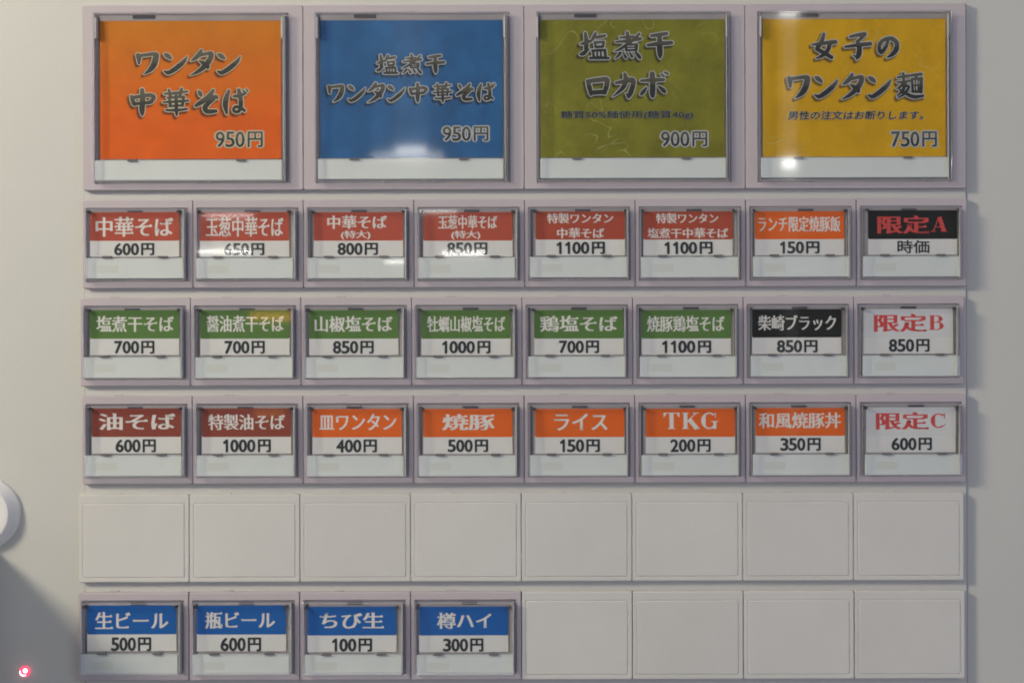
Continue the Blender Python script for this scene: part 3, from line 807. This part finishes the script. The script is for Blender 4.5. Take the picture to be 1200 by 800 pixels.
def spread(x0, x1, y0, y1, rel):
    """character boxes from relative spans of the row box"""
    return [(x0 + (x1 - x0) * a, x0 + (x1 - x0) * b, y0 + (y1 - y0) * c, y0 + (y1 - y0) * d) for a, b, c, d in rel]
r_wan = [(0, .215, .11, .97), (.265, .49, .15, .97), (.52, .74, 0, 1), (.775, 1, .15, .97)]
r_chuka = [(0, .215, .02, 1), (.275, .50, 0, 1), (.545, .745, .05, .92), (.785, 1, .03, .93)]
r_shio = [(0, .32, .02, 1), (.375, .665, 0, 1), (.72, 1, .02, .98)]
wan2 = (0.0, .62); chu2 = (.478, 1)
def both(x0, x1, y0, y1):
    m1 = x0 + (x1 - x0) * .462; m2 = x0 + (x1 - x0) * .485
    return spread(x0, m1, y0, y1, r_wan) + spread(m2, x1, y0, y1, r_chuka)

large_button(0, 'large button with an orange card reading ワンタン中華そば 950円, far left of the top row',
    (116.8, 24.4, 329.5, 185.6), (111, 187.2, 330.6, 210.6), 'card_orange', 'outline',
    [('ワンタン', spread(159.6, 282, 57.6, 87.8, r_wan)), ('中華そば', spread(152.6, 291, 102.5, 135.6, r_chuka))],
    [('950円', 252.6, 308, 153.5, 172.2, 0.02, 0.075, 0.0)])
large_button(1, 'large button with a blue card reading 塩煮干ワンタン中華そば 950円, in the top row',
    (375.3, 23.6, 589.2, 184.3), (372.3, 185.6, 590.2, 209.2), 'card_blue', 'outline_grey',
    [('塩煮干', spread(441, 521.6, 63.2, 86.4, r_shio)), ('ワンタン中華そば', both(383.8, 580.4, 96.2, 119.8))],
    [('950円', 518.6, 572.4, 147.6, 165, 0.02, 0.075, 0.0)])
large_button(2, 'large button with an olive green card reading 塩煮干ロカボ 900円, in the top row',
    (632.8, 23, 849, 183.6), (633, 184.9, 851, 208.2), 'card_olive', 'outline_grey',
    [('塩煮干', spread(679, 788.6, 36.6, 69.2, r_shio)), ('ロカボ', spread(686.6, 783.4, 84.2, 115, [(0, .285, .18, .9), (.325, .60, .02, 1), (.655, 1, -.02, .98)]))],
    [('糖質50%麺使用(糖質40g)', 657, 812.5, 129, 139.8, 0.026, 0.012, 0.0), ('900円', 774.4, 828.8, 153.4, 171.4, 0.02, 0.075, 0.0)])
large_button(3, 'large button with a golden yellow card reading 女子のワンタン麺 750円, far right of the top row',
    (893.6, 22, 1108.2, 183), (891.8, 184, 1111.6, 207.4), 'card_yellow', 'outline_grey',
    [('女子の', spread(951.2, 1053.4, 37.4, 69.6, [(0, .29, .02, .98), (.375, .69, 0, 1), (.755, 1, .16, .93)])),
     ('ワンタン麺', spread(922.6, 1082.6, 84.4, 115.8, [(0, .165, .11, .97), (.20, .37, .15, .97), (.40, .56, 0.03, 1), (.59, .76, .15, .97), (.80, 1, 0, .98)]))],
    [('男性の注文はお断りします。', 923, 1082, 129.2, 140, 0.024, 0.025, 0.12), ('750円', 1044.4, 1097.8, 153.4, 171.6, 0.02, 0.075, 0.0)])

G2, G3, G4, G6 = 'red menu buttons in the second row', 'menu buttons in the third row', 'menu buttons in the fourth row', 'blue drink buttons in the bottom row'
ORD = ['far left', 'second from left', 'third from left', 'fourth from left', 'fourth from right', 'third from right', 'second from right', 'far right']
def lab(colour, text, extra=''):
    words_, yen = text.rsplit(' ', 1)
    return f'button with {colour} card {words_} priced {yen}'
def strip2(x0, x1, y0, y1): return (x0, y0, x1, y1)
# second row
R2 = [
 (0, 105.2, 248.3, 'brick', 281.5, 299.7, (100.5, 301.7, 214.2, 325.8), [('m', '中華そば', 112, 203, 252.7, 276.8), ('g', '600円', 133.7, 180.8, 284.2, 298.8)], lab('brick red', '中華そば 600円')),
 (1, 234.0, 248.3, 'brick', 281.5, 299.7, (229.6, 301.7, 343.6, 325.8), [('m', '玉葱中華そば', 241, 332, 252.7, 276.8), ('g', '650円', 262.7, 309.8, 284.2, 298.8)], lab('brick red', '玉葱中華そば 650円')),
 (2, 367.5, 248.3, 'brick', 281.3, 299.5, (360, 301.3, 473.7, 325.6), [('m', '中華そば', 383.4, 453.4, 251, 267.7), ('m', '(特大)', 399.5, 434, 269.5, 280), ('g', '800円', 395.5, 442.9, 283.8, 298.4)], lab('brick red', '中華そば(特大) 800円')),
 (3, 495.8, 248.3, 'brick', 281.3, 299.5, (489.5, 301.2, 603.9, 325.2), [('m', '玉葱中華そば', 513.3, 582.6, 251, 267.7), ('m', '(特大)', 528.8, 562.8, 269.5, 280), ('g', '850円', 523.8, 571.2, 283.4, 298)], lab('brick red', '玉葱中華そば(特大) 850円')),
 (4, 627.5, 247.4, 'rust', 280, 298, (621.7, 300, 733.7, 324.9), [('m', '特製ワンタン', 641, 718.5, 248.6, 261.2), ('m', '中華そば', 652.7, 708, 266, 278.6), ('g', '1100円', 652, 708.8, 282.6, 297.2)], lab('rust red', '特製ワンタン中華そば 1100円')),
 (5, 753.7, 247.4, 'rust', 280, 298, (752, 300, 864.3, 324.9), [('m', '特製ワンタン', 768.7, 841.7, 248.6, 261.2), ('m', '塩煮干中華そば', 758.6, 853.4, 266, 278.6), ('g', '1100円', 778.5, 835, 282.6, 297.2)], lab('rust red', '特製ワンタン塩煮干中華そば 1100円')),
 (6, 884.4, 247.2, 'orange', 279.6, 297.8, (882.8, 299.7, 995.5, 323.9), [('m', 'ランチ限定焼豚飯', 887.7, 984.8, 252.6, 271.0), ('g', '150円', 913.9, 960.3, 282.2, 296.6)], lab('bright orange', 'ランチ限定焼豚飯 150円')),
 (7, 1017.0, 246, 'black', 279.4, 297.4, (1011, 299.5, 1126.0, 323.6), [('A', '限定A', 1028, 1109.9, 252, 273.2), ('g', '時価', 1051.5, 1089.3, 280.6, 296.4)], lab('black', 'red 限定A over 時価')),
]
for c, x, y0, band, by, y1, st, tx, lb in R2:
    small_button(1, c, f'{lb}, {ORD[c]} in second row', G2 if c < 6 else None, x, y0, band, by, y1, st, tx, 'red_ink' if band == 'black' else 'white_ink')
R3 = [
 (0, 105.2, 362.9, 'green', 396, 415, (97.5, 418, 211.8, 442), [('m', '塩煮干そば', 112.7, 203.7, 368.8, 388.3), ('g', '700円', 133.7, 181, 398.6, 413.8)], lab('green', '塩煮干そば 700円')),
 (1, 234.5, 362.9, 'green', 396, 415, (228.2, 418, 343, 442), [('m', '醤油煮干そば', 242, 332.7, 368.8, 388.3), ('g', '700円', 263, 310.3, 398.6, 413.8)], lab('green', '醤油煮干そば 700円')),
 (2, 362.0, 362.9, 'green', 396, 415, (358.9, 418, 471.3, 441.9), [('m', '山椒塩そば', 368, 460, 369, 388.3), ('g', '850円', 390, 438, 398.6, 413.8)], lab('green', '山椒塩そば 850円')),
 (3, 493.5, 362.9, 'green', 396, 415, (488, 418, 602, 441.8), [('m', '牡蠣山椒塩そば', 500.5, 592, 369, 388.3), ('g', '1000円', 518, 574.7, 398.6, 413.6)], lab('green', '牡蠣山椒塩そば 1000円')),
 (4, 625.9, 362.7, 'green', 395.8, 414.5, (619.3, 417, 732.5, 441), [('m', '鶏塩そば', 632.6, 723.6, 368.6, 388), ('g', '700円', 655, 702, 398.2, 413.2)], lab('green', '鶏塩そば 700円')),
 (5, 751.8, 362.7, 'green', 395.8, 414.5, (750, 417, 862.7, 441), [('m', '焼豚鶏塩そば', 758, 849, 368.6, 388), ('g', '1100円', 775.7, 833.3, 398.2, 413)], lab('green', '焼豚鶏塩そば 1100円')),
 (6, 881.2, 361.8, 'black', 394.6, 413.4, (879.3, 415.8, 993.7, 440.4), [('m', '柴崎ブラック', 888, 979.7, 367.7, 386.5), ('g', '850円', 910.3, 958, 397.6, 412.4)], lab('black', 'white 柴崎ブラック 850円')),
 (7, 1011.9, 361.6, 'white', 394, 413, (1011.6, 415.6, 1124.3, 440), [('A', '限定B', 1024, 1105.7, 367, 388.2), ('g', '850円', 1041.5, 1089.3, 396.4, 411.6)], lab('white', 'red 限定B over 850円')),
]
for c, x, y0, band, by, y1, st, tx, lb in R3:
    small_button(2, c, f'{lb}, {ORD[c]} in third row', G3 if band == 'green' else None, x, y0, band, by, y1, st, tx, 'red_ink' if band == 'white' else 'white_ink')
R4 = [
 (0, 107.3, 477.9, 'maroon', 511, 530.4, (98.7, 533, 213, 557), [('M', '油そば', 115.5, 205.5, 483.2, 503), ('g', '600円', 135.3, 182.7, 513.8, 529.2)], lab('dark maroon', '油そば 600円')),
 (1, 236.3, 477.9, 'maroon', 511, 530.4, (230.4, 533, 343.6, 557), [('m', '特製油そば', 243.8, 333.9, 483.6, 503), ('g', '1000円', 261.3, 317.3, 513.8, 529.2)], lab('dark maroon', '特製油そば 1000円')),
 (2, 366.0, 478.6, 'orange', 511.4, 530.8, (360, 533.4, 472.5, 557), [('m', '皿ワンタン', 373.8, 464.3, 484, 503.2), ('g', '400円', 393.9, 441.7, 514, 529.4)], lab('orange', '皿ワンタン 400円')),
 (3, 495.8, 478.4, 'orange', 511.2, 530.6, (490.7, 533.2, 604.3, 557), [('M', '焼豚', 518, 579.8, 484.2, 503.2), ('g', '500円', 524.5, 572, 514, 529)], lab('orange', '焼豚 500円')),
 (4, 626.8, 478.4, 'orange', 511.2, 530.4, (621.7, 532.6, 734, 556.6), [('M', 'ライス', 648.5, 712, 483.8, 503.4), ('g', '150円', 656, 702.9, 513.8, 529)], lab('orange', 'ライス 150円')),
 (5, 756.5, 478.2, 'orange', 511, 530.2, (752.3, 532.4, 865, 556.4), [('R', 'TKG', 777.5, 841.5, 482.4, 503), ('g', '200円', 785.5, 832.8, 513.6, 528.8)], lab('orange', 'TKG 200円')),
 (6, 885.3, 477.4, 'orange', 509.8, 529.4, (882, 531.6, 996, 556), [('m', '和風焼豚丼', 889, 985.5, 482.2, 501), ('g', '350円', 914.3, 961.7, 512.2, 527.4)], lab('orange', '和風焼豚丼 350円')),
 (7, 1015.0, 476.6, 'white', 509.2, 529, (1013.8, 531.4, 1127.0, 556), [('A', '限定C', 1026.3, 1108, 482, 502.6), ('g', '600円', 1044.5, 1092, 511.9, 526.8)], lab('white', 'red 限定C over 600円')),
]
for c, x, y0, band, by, y1, st, tx, lb in R4:
    small_button(3, c, f'{lb}, {ORD[c]} in fourth row', G4 if c < 7 else None, x, y0, band, by, y1, st, tx, 'red_ink' if band == 'white' else 'white_ink')
R6 = [
 (0, 101.9, 708.5, 'blue', 742, 762.5, (93.8, 765.5, 208.6, 790), [('m', '生ビール', 111.4, 197.2, 715.6, 735.8), ('g', '500円', 130, 177.2, 745.5, 761.8)], lab('blue', '生ビール 500円')),
 (1, 230.4, 708.5, 'blue', 742.2, 762.8, (225, 765.8, 339.5, 790.2), [('m', '瓶ビール', 240.4, 322.3, 715.6, 735.4), ('g', '600円', 258.3, 306, 745.8, 762)], lab('blue', '瓶ビール 600円')),
 (2, 360.0, 709.8, 'blue', 743.2, 763.4, (356.5, 766.2, 470.5, 790.8), [('M', 'ちび生', 374, 450, 716.4, 735.4), ('g', '100円', 389, 436, 746.8, 762.4)], lab('blue', 'ちび生 100円')),
 (3, 490.8, 709.8, 'blue', 743.2, 763.4, (488, 766.2, 601.8, 790.8), [('m', '樽ハイ', 512, 576, 716.4, 735.6), ('g', '300円', 519, 566.5, 746.8, 762.4)], lab('blue', '樽ハイ 300円')),
]
for c, x, y0, band, by, y1, st, tx, lb in R6:
    small_button(5, c, f'{lb}, {ORD[c]} in bottom row', G6, x, y0, band, by, y1, st, tx)

# blank plates
def blank(row, col, label):
    x0, x1, z0, z1 = cell(row, col)
    root = new_obj('blank_cover', blank_me, None, ((x0 + x1) / 2, random.uniform(-.00008, .00008), (z0 + z1) / 2), (random.uniform(-.003, .003), 0, random.uniform(-.003, .003)))
    tag(root, label, 'cover plate', 'blank cream cover plates')
    if row == 4: 
        new_obj('mould_tab', clip_me, root, (-22 * S, 0, (103.2 / 2 + 0.5) * S))
n4 = ['maroon 600 yen', 'maroon 1000 yen', 'orange 400 yen', 'orange 500 yen', 'orange 150 yen', 'orange TKG', 'orange 350 yen', 'white 600 yen']
n6 = ['blue 500 yen', 'blue 600 yen', 'blue 100 yen', 'blue 300 yen']
for c in range(8):
    if c < 4: blank(4, c, f'blank cream cover plate above the {n6[c]} button, {ORD[c]}')
    else:     blank(4, c, f'upper blank cream cover plate directly below the {n4[c]} button, {ORD[c]}')
pos = ['directly right of the blue 300 yen button', 'in the column of the TKG button', 'second from right in the bottom row', 'in the bottom right corner']
for c in range(4, 8): blank(5, c, 'lower blank cream cover plate ' + pos[c - 4])
